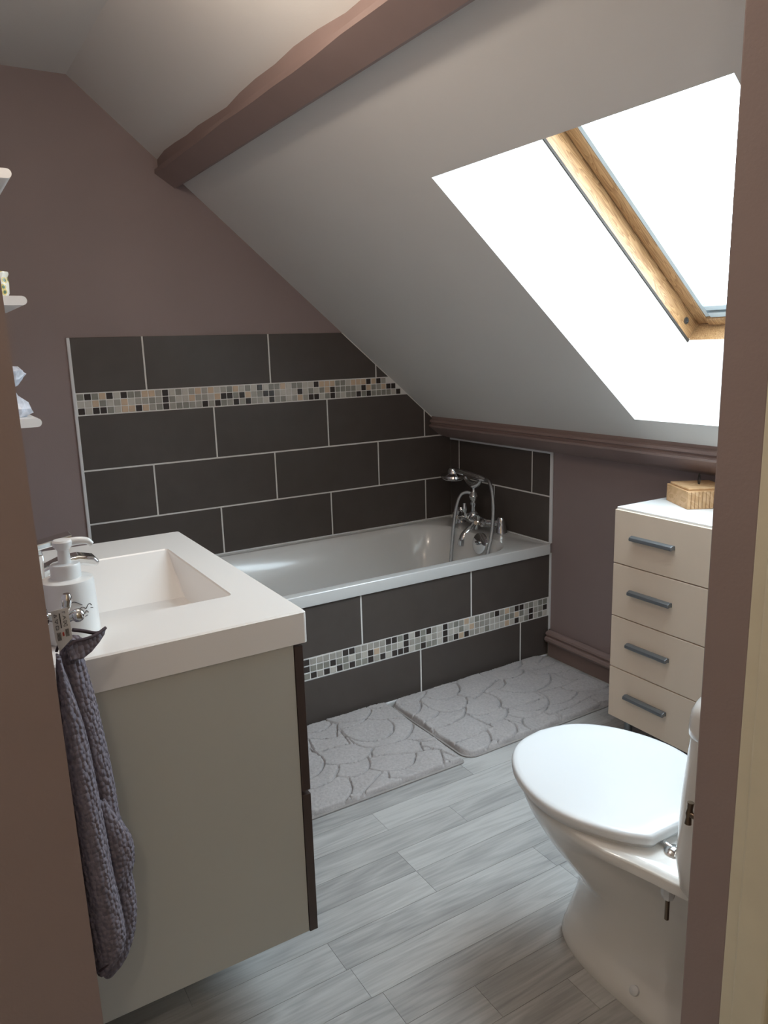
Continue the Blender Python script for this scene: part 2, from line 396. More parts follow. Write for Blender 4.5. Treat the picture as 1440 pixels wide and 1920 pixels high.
# purlin beam across the slope and wall plate moulding at the knee wall
bpoly = [(-1.326, 2.035), (-1.325, 1.990), (-1.338, 1.984), (-1.337, 1.970), (-1.268, 1.926), (-1.258, 1.927), (-1.244, 1.945), (-1.20, 1.95)]
bpts = [(-3.8, 0), (0.0, 0)]
beam = BM()
rings = []
for i in range(31):
    y = -3.6 + 3.6 * i / 30
    wob = 0.0035 * math.sin(y * 7.0) + 0.0025 * math.sin(y * 17 + 1)
    rings.append([Vector((x + (wob if k in (0, 1, 2) else 0), y, z + (wob * 0.6 if k in (1, 2, 3) else 0))) for k, (x, z) in enumerate(bpoly)])
loft(beam, rings)
o = obj('trim_1', beam, 'beam', smooth=35)
tag(o, 'brownish mauve roof beam running along the sloping ceiling', 'beam', kind='structure')
mpoly = [(-0.116, 1.0), (-0.116, 0.982), (-0.127, 0.977), (-0.128, 0.968), (-0.121, 0.964), (-0.121, 0.959), (-0.134, 0.954), (-0.131, 0.946), (-0.078, 0.906), (-0.060, 0.899), (-0.03, 0.889), (-0.004, 0.881), (0.0, 0.88), (0.02, 0.9), (0.02, 0.92)]
o = obj('trim_2', loft(BM(), [[Vector((x, y, z)) for x, z in mpoly] for y in (0.0, -0.8, -1.6, YB)]), 'beam', smooth=25)
tag(o, 'mauve moulded wall plate along the top of the knee wall', 'moulding', kind='structure')

# baseboard with a rounded rail
bpr = [(0, 0), (-0.018, 0), (-0.018, 0.062), (-0.024, 0.066), (-0.036, 0.070), (-0.042, 0.080), (-0.040, 0.090), (-0.030, 0.094), (-0.030, 0.098), (-0.036, 0.104), (-0.034, 0.112), (-0.022, 0.117), (-0.008, 0.117), (0, 0.112)]
o = obj('baseboard_right', loft(BM(), [[Vector((x, y, z)) for x, z in bpr] for y in (-0.716, YB)]), 'beam', smooth=40)
tag(o, 'mauve baseboard with rounded rail below the knee wall', 'baseboard', kind='structure')

# cream door frame at the free end of the partition
dr = thing('door_1', 'cream painted door frame beside the partition end', 'door frame', (XJ, -2.53, 0), kind='structure')
obj('frame_stop', bx(XJ - 0.002, XJ + 0.03, -2.510, YB2 + 0.001, 0, 2.04), 'framecream', dr, bevel=0.002)
obj('frame_jamb', bx(XJ - 0.007, XJ + 0.03, -2.556, -2.509, 0, 2.04), 'framecream', dr, bevel=0.004)
obj('frame_architrave', bx(XJ + 0.004, XJ + 0.06, -2.606, -2.555, 0, 2.04), 'hallwall', dr, bevel=0.003)

# ------------------------------------------------------------------ floor of laminate planks
fl = obj('floor', bx(-3.1, 0.02, -3.9, 0.02, -0.06, -0.0015), 'subfloor')
tag(fl, 'grey oak laminate floor of short planks', 'floor', kind='structure')
PW = 0.0925; Y0 = -1.369
known = {1: [-1.027], 2: [-1.266], 3: [-1.266], 4: [-1.572], 6: [-1.537], 7: [-1.365], -1: [-0.862]}
for k in range(-8, 21):
    ya = Y0 - PW * (k - 1); yb_ = ya - PW
    xs = -3.0
    L = 0.62
    start = (known[k][0] if k in known else -0.3 - random.random() * L)
    cuts = [start + i * L for i in range(-6, 6)]
    cuts = sorted(c for c in cuts if -2.97 < c < -0.06)
    e = [-3.0] + cuts + [-0.0]
    for a, b_ in zip(e, e[1:]):
        o = obj('plank', bx(a + 0.0004, b_ - 0.0004, yb_ + 0.0004, ya - 0.0004, -0.008, 0.0), 'plank', fl)
        rebase(o, ((a + b_) / 2, (ya + yb_) / 2, 0))

# ------------------------------------------------------------------ tiling
G = 0.0062                                    # joint width
def tile_poly(name, poly, f0, f1, m, parent):
    if len(poly) < 3 or area(poly) < 2e-5: return
    return obj(name, prism(BM(), poly, f0, f1), m, parent, bevel=0.0012, seg=1)
def ins(p): return slope_z(p[0]) - 0.006 - p[1]
XT = -1.70; ZB = 0.494
gpoly = [(XT, ZB - 0.03), (0, ZB - 0.03), (0, 1.3876), (XT, 1.3876)]
gpoly = clip(gpoly, lambda p: slope_z(p[0]) - 0.001 - p[1])
gr = obj('grout', prism(BM(), gpoly, lambda x, z: (x, 0.0, z), lambda x, z: (x, -0.0066, z)), 'grout', wb)
rows = [(ZB, 0.6955, -1.181), (0.6955, 0.9001, -1.44), (0.9001, 1.1082, -1.181), (1.1865, 1.3876 + G / 2, -1.44)]
def gt(poly, m='tile', nm='tile'):
    return tile_poly(nm, poly, lambda x, z: (x, -0.001, z), lambda x, z: (x, -0.0080, z), m, wb)
for z0, z1, j0 in rows:
    js = [XT - G / 2] + [j for j in (j0 + 0.5115 * i for i in range(0, 5)) if XT < j < -0.02] + [0.0]
    for a, b_ in zip(js, js[1:]):
        gt(clip([(a + G / 2, z0 + G / 2), (b_ - G / 2, z0 + G / 2), (b_ - G / 2, z1 - G / 2), (a + G / 2, z1 - G / 2)], ins))
# mosaic stone meshes shared between alike pieces
MP = 0.0261; ms = 0.0232
def mosaic_mesh(m, i):
    bm = bx(-ms / 2, ms / 2, -0.0035, 0.0035, -ms / 2, ms / 2)
    bmesh.ops.bevel(bm, geom=[e for e in bm.edges], offset=0.0015, segments=1, affect='EDGES')
    me = bpy.data.meshes.new('mosaic_tile'); bm.to_mesh(me); bm.free(); me.materials.append(m); return me
mmesh = [mosaic_mesh(m, i) for i, m in enumerate(M['tileglass'])]
def pick(prev, rnd):
    while True:
        c = rnd.choices([0, 1, 2, 3, 4], weights=rnd.w)[0]
        if not (c == 0 and prev == 0 and rnd.random() < 0.6): return c
def mosaic(parent, x0, x1, zmid, yface, weights, keep, seed):
    rnd = random.Random(seed); rnd.w = weights
    n = int(round((x1 - x0) / MP)); pv = [None] * 3
    for i in range(n):
        for k in range(3):
            x = x0 + (i + 0.5) * MP; z = zmid + (k - 1) * MP
            if x + ms / 2 > x1: continue
            c = pick(pv[k], rnd); pv[k] = c
            if not keep(x, z): continue
            o = bpy.data.objects.new('mosaic_tile', mmesh[c]); C.objects.link(o); o.parent = parent
            o.location = Vector((x, yface, z)) - world_loc(parent)
mosaic(wb, XT + 0.003, 0.0, (1.1082 + 1.1865) / 2, -0.0045, (24, 24, 16, 20, 16), lambda x, z: slope_z(x + ms / 2) - 0.004 > z + ms / 2, 3)
# edging of the gable tiling
obj('tile_edging', bx(XT - 0.010, XT + 0.002, -0.010, 0.0, ZB - 0.02, 1.3876), 'trimw', wb, bevel=0.003)

# knee wall tiling
YK = -0.699; ZK = 0.8777
obj('grout', bx(-0.0066, 0.0, YK, 0, ZB - 0.03, ZK), 'grout', wr)
def kt(y0, y1, z0, z1):
    tile_poly('tile', [(y0 + G / 2, z0 + G / 2), (y1 - G / 2, z0 + G / 2), (y1 - G / 2, z1 - G / 2), (y0 + G / 2, z1 - G / 2)],
              lambda y, z: (-0.001, y, z), lambda y, z: (-0.008, y, z), 'tile', wr)
for a, b_ in ((-0.076, -0.006), (-0.588, -0.076), (YK, -0.588)): kt(a, b_, 0.6955, ZK)
for a, b_ in ((-0.339, -0.006), (YK, -0.339)): kt(a, b_, ZB, 0.6955)
obj('tile_edging', bx(-0.011, 0.0, YK - 0.012, YK + 0.001, ZB + 0.003, ZK + 0.006), 'trimw', wr, bevel=0.003)
obj('tile_edging', bx(-0.011, 0.0, YK, 0, ZK - 0.003, ZK + 0.006), 'trimw', wr, bevel=0.002)

# tiled front panel of the bath
YF = -0.706; ZR = 0.455
pn = thing('tiled_surround', 'dark tiled bath surround with mosaic band under the bathtub rim', 'surround', (-0.85, YF + 0.02, 0))
obj('grout', bx(-1.72, -0.006, YF + 0.0014, YF + 0.04, 0.0, ZR), 'grout', pn)
def ft(a, b_, z0, z1):
    tile_poly('tile', [(a + G / 2, z0 + G / 2), (b_ - G / 2, z0 + G / 2), (b_ - G / 2, z1 - G / 2), (a + G / 2, z1 - G / 2)],
              lambda x, z: (x, YF + 0.006, z), lambda x, z: (x, YF, z), 'tile', pn)
for z0, z1, js in ((0.003, 0.182, (-1.72, -1.183, -0.671, -0.167, -0.008)), (0.260, ZR + 0.002, (-1.72, -1.438, -0.926, -0.425, -0.008))):
    for a, b_ in zip(js, js[1:]): ft(a, b_, z0, z1)
mosaic(pn, -1.715, -0.008, 0.221, YF + 0.0035, (26, 26, 20, 5, 24), lambda x, z: True, 11)
obj('tile_edging', bx(-0.008, 0.0, YF - 0.001, YF + 0.03, 0.117, ZR), 'trimw', pn)
obj('silicone_joint', bx(-1.70, -0.02, YF - 0.004, YF + 0.004, 0, 0.005), 'trimw', pn)

# ------------------------------------------------------------------ bathtub
bt = thing('bathtub', 'white bathtub with flat rim against the dark tiled walls', 'bathtub', (-0.85, -0.35, 0.0))
def ring2(poly, z): return [Vector((x, y, z)) for x, y in poly]
def tubring(x0, x1, y0, y1, r0, r1, z, n=8):
    """outline of the hollow: big radius r0 at the head end (x0), r1 at the tap end (x1)"""
    out = []
    for cx, cy, a0, r in ((x1 - r1, y1 - r1, 0, r1), (x0 + r0, y1 - r0, 90, r0), (x0 + r0, y0 + r0, 180, r0), (x1 - r1, y0 + r1, 270, r1)):
        for i in range(n + 1):
            a = math.radians(a0 + 90 * i / n); out.append(Vector((cx + r * math.cos(a), cy + r * math.sin(a), z)))
    return out
RZ = 0.497
rg = [tubring(-1.695, -0.0085, YF - 0.008, -0.0085, 0.012, 0.012, ZR - 0.002),
      tubring(-1.695, -0.0085, YF - 0.010, -0.0085, 0.012, 0.012, ZR + 0.004),
      tubring(-1.695, -0.0085, YF - 0.009, -0.0085, 0.012, 0.012, RZ - 0.003),
      tubring(-1.694, -0.0088, YF - 0.0075, -0.0088, 0.012, 0.012, RZ - 0.0005),
      tubring(-1.692, -0.010, YF - 0.005, -0.011, 0.012, 0.012, RZ),
      tubring(-1.63, -0.150, YF + 0.028, -0.055, 0.10, 0.16, RZ),
      tubring(-1.618, -0.158, YF + 0.036, -0.065, 0.10, 0.16, RZ - 0.006),
      tubring(-1.60, -0.168, YF + 0.046, -0.078, 0.11, 0.16, RZ - 0.022),
      tubring(-1.52, -0.195, YF + 0.085, -0.115, 0.14, 0.16, RZ - 0.16),
      tubring(-1.44, -0.225, YF + 0.110, -0.140, 0.15, 0.16, RZ - 0.30),
      tubring(-1.38, -0.26, YF + 0.150, -0.180, 0.14, 0.14, RZ - 0.365),
      tubring(-1.25, -0.36, YF + 0.230, -0.250, 0.10, 0.10, RZ - 0.385)]
obj('tub_shell', loft(BM(), rg, cap0=False), 'bathw', bt, smooth=28)
ov = lathe(BM(), [(0, 0.012), (0.040, 0.012), (0.046, 0.009), (0.048, 0.0), (0, 0.0)], H(900, 1019, 0, -0.182) + Vector((0.004, 0, 0)), frame=((0, 1, 0), (0.2, 0, 0.98), (-0.98, 0, 0.2)), n=28)
obv = obj('overflow_plate', ov, 'chrome', bt, smooth=40)
obj('overflow_knob', lathe(BM(), [(0, 0.02), (0.007, 0.018), (0.010, 0.008), (0.010, 0.0)], H(900, 1019, 0, -0.182) + Vector((-0.008, 0, 0.004)), frame=((0, 1, 0), (0.2, 0, 0.98), (-0.98, 0, 0.2)), n=14), 'chrome', obv, smooth=40)
obj('silicone_joint', box(box(BM(), -1.69, -0.004, -0.012, -0.004, RZ - 0.004, RZ + 0.004), -0.014, -0.004, YK, -0.004, RZ - 0.004, RZ + 0.004), 'trimw', bt)

# bath and shower mixer
mx_ = thing('bath_mixer', 'chrome traditional bath mixer with hand shower on the tub rim', 'tap', (-0.05, -0.30, RZ))
yc = -0.30; xb = -0.095; zb = 0.545
def cone(y): return lathe(BM(), [(0, 0), (0.030, 0), (0.031, 0.004), (0.027, 0.014), (0.021, 0.050), (0.019, 0.066), (0.014, 0.076), (0, 0.079)], (-0.06, y, RZ - 0.001), n=20)
for y in (yc - 0.15, yc + 0.14):
    ped = obj('pillar', cone(y), 'chrome', mx_, smooth=40)
    obj('arm', tube(BM(), [(-0.060, y, RZ + 0.055), (-0.075, y + (yc - y) * 0.12, zb), (xb, y + (yc - y) * 0.45, zb)], [0.016, 0.014, 0.014], n=12), 'chrome', mx_, smooth=50)
bar = tube(BM(), [(xb, yc - 0.098, zb), (xb, yc - 0.05, zb), (xb, yc, zb), (xb, yc + 0.05, zb), (xb, yc + 0.098, zb)], [0.014, 0.020, 0.027, 0.020, 0.014], n=14)
obj('body', bar, 'chrome', mx_, smooth=50)
for y in (yc - 0.075, yc + 0.075):
    hx = xb - 0.036
    st = obj('handle', lathe(BM(), [(0, 0), (0.015, 0), (0.015, 0.014), (0.010, 0.024), (0.013, 0.040), (0.008, 0.046), (0, 0.046)], (xb, y, zb), frame=((0, 1, 0), (0, 0, 1), (-1, 0, 0)), n=14), 'chrome', mx_, smooth=40)
    cr = BM()
    for a in (0.25, 0.25 + math.pi / 2):
        d = Vector((0, math.cos(a), math.sin(a))) * 0.036
        c = Vector((hx, y, zb))
        tube(cr, [c - d, c - d * 0.9, c - d * 0.3, c + d * 0.3, c + d * 0.9, c + d], [0.003, 0.0085, 0.005, 0.005, 0.0085, 0.003], n=8, smooth=False)
    obj('cross_grip', cr, 'chrome', st, smooth=50)
    obj('ceramic_button', lathe(BM(), [(0.010, 0), (0.010, 0.005), (0.006, 0.009), (0, 0.0095)], (hx - 0.009, y, zb), frame=((0, 1, 0), (0, 0, 1), (-1, 0, 0)), n=12), 'cream', st, smooth=40)
obj('spout', tube(BM(), [(xb, yc - 0.01, zb - 0.012), (xb - 0.022, yc - 0.016, zb - 0.034), (xb - 0.048, yc - 0.014, zb - 0.052), (xb - 0.068, yc - 0.010, zb - 0.080), (xb - 0.072, yc - 0.008, zb - 0.112)], [0.015, 0.016, 0.017, 0.020, 0.023], n=14), 'chrome', mx_, smooth=50)
obj('column', lathe(BM(), [(0, 0), (0.026, 0), (0.022, 0.018), (0.012, 0.026), (0.010, 0.050), (0.015, 0.057), (0.016, 0.064), (0.010, 0.070), (0.016, 0.080), (0.022, 0.094), (0.016, 0.108), (0.009, 0.116), (0.007, 0.134), (0.012, 0.142), (0, 0.146)], (xb, yc, zb + 0.01), n=18), 'chrome', mx_, smooth=40)
obj('diverter_lever', tube(BM(), [(xb - 0.026, yc + 0.022, zb + 0.005), (xb - 0.030, yc + 0.024, zb + 0.025), (xb - 0.032, yc + 0.026, zb + 0.045), (xb - 0.032, yc + 0.027, zb + 0.072)], [0.009, 0.006, 0.012, 0.008], n=10), 'chrome', mx_, smooth=50)
zc_ = zb + 0.158
cb = BM()
tube(cb, [(xb, yc - 0.048, zc_ + 0.034), (xb, yc - 0.040, zc_ + 0.012), (xb, yc, zc_ - 0.002), (xb, yc + 0.048, zc_ + 0.012), (xb, yc + 0.062, zc_ + 0.034)], [0.007, 0.011, 0.018, 0.011, 0.007], n=12)
obj('cradle', cb, 'chrome', mx_, smooth=50)
hs = obj('handset', tube(BM(), [(xb, yc - 0.085, zc_ + 0.032), (xb, yc - 0.055, zc_ + 0.036), (xb, yc, zc_ + 0.040), (xb, yc + 0.06, zc_ + 0.044), (xb, yc + 0.10, zc_ + 0.046), (xb, yc + 0.14, zc_ + 0.044)], [0.010, 0.015, 0.016, 0.015, 0.014, 0.012], n=12), 'chrome', mx_, smooth=50)
obj('shower_head', lathe(BM(), [(0, -0.014), (0.050, -0.014), (0.058, -0.007), (0.055, 0.003), (0.030, 0.013), (0.026, 0.030), (0.022, 0.036), (0, 0.038)], (xb, yc + 0.155, zc_ + 0.022), frame=((0, 1, 0.06), (1, 0, 0), (0, -0.06, 1)), n=24), 'chrome', hs, smooth=40)
obj('spray_face', lathe(BM(), [(0, -0.018), (0.046, -0.018), (0.049, -0.0135), (0, -0.0135)], (xb, yc + 0.155, zc_ + 0.022), frame=((0, 1, 0.06), (1, 0, 0), (0, -0.06, 1)), n=24), 'white', hs, smooth=40)
hy = yc - 0.085
obj('hose', tube(BM(), [(xb, hy, zc_ + 0.032), (-0.115, -0.435, 0.736), (-0.128, -0.472, 0.692), (-0.145, -0.500, 0.62), (-0.17, -0.520, 0.53), (-0.20, -0.530, 0.45), (-0.225, -0.530, 0.36), (-0.25, -0.50, 0.22), (-0.34, -0.42, 0.124), (-0.48, -0.36, 0.121)], 0.0082, n=10), 'chromed', mx_, smooth=50)
obj('hose', tube(BM(), [(xb, yc + 0.010, zb + 0.112), (xb - 0.018, yc + 0.026, zb + 0.120), (-0.140, -0.262, 0.652), (-0.165, -0.262, 0.60), (-0.185, -0.268, 0.52), (-0.200, -0.275, 0.44), (-0.215, -0.28, 0.34), (-0.235, -0.28, 0.22), (-0.33, -0.28, 0.124), (-0.46, -0.26, 0.121)], 0.0082, n=10), 'chromed', mx_, smooth=50)

# ------------------------------------------------------------------ washbasin unit
VY0, VY1 = -1.774, -0.981; VXF = -1.640
vc = thing('vanity_cabinet', 'wall hung grey vanity cabinet with dark drawer fronts under the washbasin', 'cabinet', (XW + 0.2, (VY0 + VY1) / 2, 0.168))
zt = 0.788; zb_ = 0.168; XP = -1.668
obj('side_panel', bx(XW, XP, VY0 + 0.004, VY0 + 0.022, zb_, zt), 'vanpanel', vc, bevel=0.001)
obj('side_panel', bx(XW, XP, VY1 - 0.022, VY1 - 0.004, zb_, zt), 'vanpanel', vc, bevel=0.001)
obj('bottom_panel', bx(XW, XP, VY0 + 0.022, VY1 - 0.022, zb_, zb_ + 0.018), 'vanpanel', vc)
obj('back_panel', bx(XW, XW + 0.012, VY0 + 0.022, VY1 - 0.022, zb_ + 0.018, zt), 'vanpanel', vc)
for a, b_ in ((0.482, zt - 0.006), (zb_ - 0.002, 0.474)):
    obj('drawer_front', bx(XP + 0.001, XP + 0.019, VY0 + 0.003, VY1 - 0.003, a, b_), 'vanfront', vc, bevel=0.0012)
obj('drawer_rail', bx(XP - 0.04, XP - 0.002, VY0 + 0.022, VY1 - 0.022, 0.470, 0.486), 'vanpanel', vc)
wbn = thing('washbasin', 'white rectangular washbasin top on the grey vanity cabinet', 'washbasin', (XW + 0.23, (VY0 + VY1) / 2, zt))
ZS = 0.85
out_ = rrect(XW + 0.001, VXF, VY0, VY1, 0.006, 3)
inn = rrect(-2.02, -1.720, -1.605, -1.150, 0.012, 3)
mid = rrect(-2.017, -1.7225, -1.6025, -1.1525, 0.012, 3)
bot = rrect(-1.985, -1.778, -1.598, -1.580, 0.006, 3)
sh_ = rrect(XW + 0.003, VXF - 0.003, VY0 + 0.003, VY1 - 0.003, 0.006, 3)
rgs = [ring2(out_, zt), ring2(out_, ZS - 0.003), ring2(sh_, ZS), ring2(inn, ZS), ring2(mid, ZS - 0.003), ring2(bot, ZS - 0.122)]
obj('basin_top', loft(BM(), rgs, cap0=True, cap1=True), 'basinw', wbn, smooth=14)
obj('waste_plug', lathe(BM(), [(0.008, 0), (0.008, 0.003), (0.006, 0.005), (0, 0.006)], (-1.90, -1.589, ZS - 0.122), n=20), 'chrome', wbn, smooth=40)
# basin tap
bf = thing('basin_tap', 'chrome square lever basin tap standing on the washbasin', 'tap', (-2.055, -1.38, ZS))
fy = -1.38
obj('tap_body', loft(BM(), [ring2(rrect(-2.078, -2.032, fy - 0.024, fy + 0.024, 0.006, 3), z) for z in (ZS, ZS + 0.09)]), 'chrome', bf, smooth=30)
sp_ = BM()
prof = [(-2.04, 0.060), (-2.00, 0.075), (-1.965, 0.078), (-1.935, 0.070), (-1.925, 0.058), (-1.935, 0.048), (-1.96, 0.056), (-2.0, 0.054), (-2.04, 0.035)]
prism(sp_, prof, lambda x, z: (x, fy - 0.022, ZS + z), lambda x, z: (x, fy + 0.022, ZS + z))
obj('spout', sp_, 'chrome', bf, bevel=0.006, seg=3, smooth=60)
lv = BM(); Ol = Vector((-2.055, fy, ZS + 0.094))
fbox(lv, Ol, Vector((0.98, 0, 0.16)), Vector((0, 1, 0)), Vector((-0.16, 0, 0.98)), -0.026, 0.085, -0.022, 0.022, 0.004, 0.016)
fbox(lv, Ol, Vector((0.98, 0, 0.16)), Vector((0, 1, 0)), Vector((-0.16, 0, 0.98)), -0.022, 0.022, -0.02, 0.02, -0.012, 0.0045)
obj('lever', lv, 'chrome', bf, bevel=0.002)

# soap dispenser
sd = thing('soap_dispenser', 'white pump soap dispenser with thin ink drawing on the washbasin', 'soap dispenser', (-2.030, -1.66, ZS))
sx, sy = -2.030, -1.66
obj('bottle', lathe(BM(), [(0, 0), (0.043, 0), (0.0455, 0.004), (0.0455, 0.02), (0.0435, 0.100), (0.042, 0.106), (0.037, 0.1075), (0.024, 0.109), (0, 0.109)], (sx, sy, ZS), n=36), 'bottle', sd, smooth=40)
obj('collar', lathe(BM(), [(0, 0.108), (0.0245, 0.108), (0.0245, 0.130), (0.023, 0.133), (0.012, 0.134), (0, 0.134)], (sx, sy, ZS), n=28), 'bottle', sd, smooth=40)
obj('pump_stem', lathe(BM(), [(0, 0.133), (0.0105, 0.133), (0.0095, 0.160), (0, 0.160)], (sx, sy, ZS), n=20), 'bottle', sd, smooth=40)
ph = BM()
lathe(ph, [(0, 0.156), (0.010, 0.157), (0.0155, 0.163), (0.0165, 0.171), (0.014, 0.174), (0, 0.175)], (sx, sy, ZS), n=22)
tube(ph, [(sx, sy, ZS + 0.167), (sx + 0.022, sy - 0.002, ZS + 0.169), (sx + 0.038, sy - 0.004, ZS + 0.167), (sx + 0.046, sy - 0.005, ZS + 0.160)], [0.008, 0.007, 0.006, 0.0045], n=10)
obj('pump_head', ph, 'bottle', sd, smooth=40)
def onb(a, h): # point on the bottle's side; a in degrees from the -y direction towards +x
    rr = 0.0458 - 0.002 * max(0, h - 0.02) / 0.08 + 0.0001
    return Vector((sx + rr * math.sin(math.radians(a)), sy - rr * math.cos(math.radians(a)), ZS + h))
for pts in ([(-5, 0.074), (0, 0.076), (6, 0.0745), (12, 0.071), (18, 0.068)], [(-48, 0.052), (-42, 0.058), (-36, 0.056), (-30, 0.058), (-22, 0.060), (-12, 0.0595)],
            [(8, 0.058), (15, 0.064), (22, 0.062), (26, 0.060), (31, 0.065), (37, 0.066), (42, 0.062)],
            [(14, 0.049), (19, 0.053), (22, 0.052), (25, 0.056), (28, 0.055), (30, 0.052)], [(15, 0.046), (21, 0.047), (28, 0.048)], [(38, 0.058), (42, 0.0575), (45, 0.056)]):
    obj('ink_line', tube(BM(), [onb(*p) for p in pts], 0.00055, n=5, k=4), 'ink', sd)

# ------------------------------------------------------------------ shelves and what stands on them
SX = -1.985; SY0, SY1 = -1.25, -0.93
for zt_, lab in ((1.690, 'white rounded wall shelf, topmost above the basin tap'), (1.4475, 'white rounded wall shelf carrying the leaf print cup'), (1.199, 'white rounded wall shelf carrying the crinkled plastic pouch')):
    th = 0.0185; pr = [(XW, zt_ - th), (SX - th / 2, zt_ - th)] + [(SX - th / 2 + th / 2 * math.sin(math.radians(a)), zt_ - th / 2 - th / 2 * math.cos(math.radians(a))) for a in range(18, 180, 18)] + [(SX - th / 2, zt_), (XW, zt_)]
    o = obj('wall_shelf', prism(BM(), pr, lambda x, z: (x, SY0, z), lambda x, z: (x, SY1, z)), 'white', smooth=40)
    rebase(o, (XW, (SY0 + SY1) / 2, zt_ - th)); tag(o, lab, 'shelf', 'white wall shelves')
cup = obj('cup', lathe(BM(), [(0, 0), (0.020, 0), (0.024, 0.008), (0.0255, 0.030), (0.0235, 0.040), (0.0265, 0.046), (0.026, 0.050), (0.0235, 0.050), (0.0225, 0.044), (0.0225, 0.010), (0, 0.008)], (-2.034, -1.20, 1.4475), n=24), 'leaf', smooth=40)
rebase(cup, (-2.034, -1.20, 1.4475)); tag(cup, 'little white cup with green and yellow leaf print on the wall shelf', 'cup')
pt = thing('gift_pouch', 'crinkled clear plastic pouch tied in the middle on the wall shelf', 'pouch', (-2.03, -1.18, 1.199))
def crinkle(prof, seed):
    rnd = random.Random(seed); n = 18; rings = []
    for r, h in prof:
        rings.append([Vector((-2.034 + (r * (1 + rnd.uniform(-0.22, 0.22))) * math.cos(2 * math.pi * i / n), -1.18 + (r * 0.8 * (1 + rnd.uniform(-0.22, 0.22))) * math.sin(2 * math.pi * i / n), 1.199 + h + rnd.uniform(-0.0015, 0.0015) * (h > 0.003))) for i in range(n)])
    return loft(BM(), rings)
obj('pouch_body', crinkle([(0.030, 0.0005), (0.036, 0.008), (0.035, 0.018), (0.030, 0.030), (0.022, 0.042), (0.012, 0.053), (0.007, 0.062)], 4), 'plastic', pt)
obj('pouch_top', crinkle([(0.007, 0.061), (0.018, 0.068), (0.030, 0.080), (0.038, 0.090), (0.034, 0.098), (0.022, 0.106), (0.010, 0.108)], 5), 'plastic', pt)

# ------------------------------------------------------------------ hook and towel on the vanity wall
hk = thing('wall_hook', 'small chrome double prong hook on the vanity wall above the towel', 'hook', (XW, -1.90, 0.955))
YH = -1.90
obj('back_plate', lathe(BM(), [(0, 0), (0.014, 0), (0.014, 0.004), (0.011, 0.007), (0, 0.008)], (XW, YH, 0.972), axis='x', n=20), 'chrome', hk, smooth=40)
obj('upper_prong', tube(BM(), [(XW + 0.006, YH, 0.972), (XW + 0.022, YH, 0.971), (XW + 0.031, YH, 0.979), (XW + 0.034, YH, 0.992), (XW + 0.0345, YH, 1.000)], [0.005, 0.005, 0.006, 0.0075, 0.005], n=12), 'chrome', hk, smooth=50)
obj('lower_prong', tube(BM(), [(XW + 0.006, YH, 0.970), (XW + 0.022, YH, 0.964), (XW + 0.034, YH, 0.964), (XW + 0.044, YH - 0.001, 0.969)], [0.005, 0.005, 0.006, 0.007], n=12), 'chrome', hk, smooth=50)
obj('ball_tip', lathe(BM(), [(0.0, -0.010)] + [(0.010 * math.cos(math.radians(a)), 0.010 * math.sin(math.radians(a))) for a in range(-72, 73, 18)] + [(0, 0.010)], (XW + 0.046, YH - 0.001, 0.966), n=16), 'chrome', hk, smooth=50)

tw = thing('hand_towel', 'mauve grey terry hand towel hanging from the wall hook', 'towel', (XW + 0.04, YH, 0.38))
def P2(px, py, y=YH): return H(px, py, 1, y)
def roll(levels, yb0, seed, depth):
    """terry fold: levels = (pixel row, left px, right px) read on the plane y = yb0"""
    rings = []; n = 40; rnd = random.Random(seed); ph_ = rnd.random() * 6
    Z = [(P2((l + r_) / 2, py, yb0).z, P2(l, py, yb0).x, P2(r_, py, yb0).x) for py, l, r_ in levels]
    K = 14; pts = catmull([(a[1], a[2], a[0]) for a in Z], K)
    for q, v in enumerate(pts):
        xl, xr, z = v.x, v.y, v.z; c = (xl + xr) / 2; hw_ = max(0.003, (xr - xl) / 2)
        rg_ = []
        for i in range(n):
            a = 2 * math.pi * i / n
            wv = 1 + 0.05 * math.sin(3 * a + ph_ + z * 9) + 0.028 * math.sin(z * 520) * math.cos(a * 9) 
            rg_.append(Vector((max(XW + 0.002, c + hw_ * wv * math.cos(a)), yb0 + depth * (0.55 + 0.45 * min(1, hw_ / 0.03)) * wv * math.sin(a), z)))
        rings.append(rg_)
    return loft(BM(), rings)
YA, YBk = -1.925, -1.875
front = roll([(1232, 106, 113), (1255, 105, 120), (1285, 106, 131), (1376, 112, 160), (1470, 125, 180), (1575, 140, 201), (1642, 150, 214), (1737, 165, 236), (1775, 172, 236), (1800, 178, 218), (1819, 180, 194)], YA, 1, 0.026)
obj('front_fold', front, 'towel', tw, smooth=60)
back = roll([(1196, 126, 150), (1206, 114, 156), (1236, 110, 157), (1303, 118, 176), (1358, 125, 190), (1460, 150, 214), (1530, 165, 226), (1550, 168, 233), (1583, 172, 251), (1620, 176, 254), (1642, 178, 249), (1665, 180, 253), (1710, 186, 257), (1758, 188, 252), (1800, 190, 236), (1823, 192, 214)], YBk, 2, 0.022)
obj('back_fold', back, 'towel', tw, smooth=60)
mid_f = roll([(1500, 176, 196), (1530, 180, 215), (1560, 186, 234), (1583, 190, 247), (1610, 195, 250), (1640, 199, 243), (1662, 204, 228), (1675, 208, 216)], -1.896, 9, 0.018)
obj('middle_fold', mid_f, 'towel', tw, smooth=60)
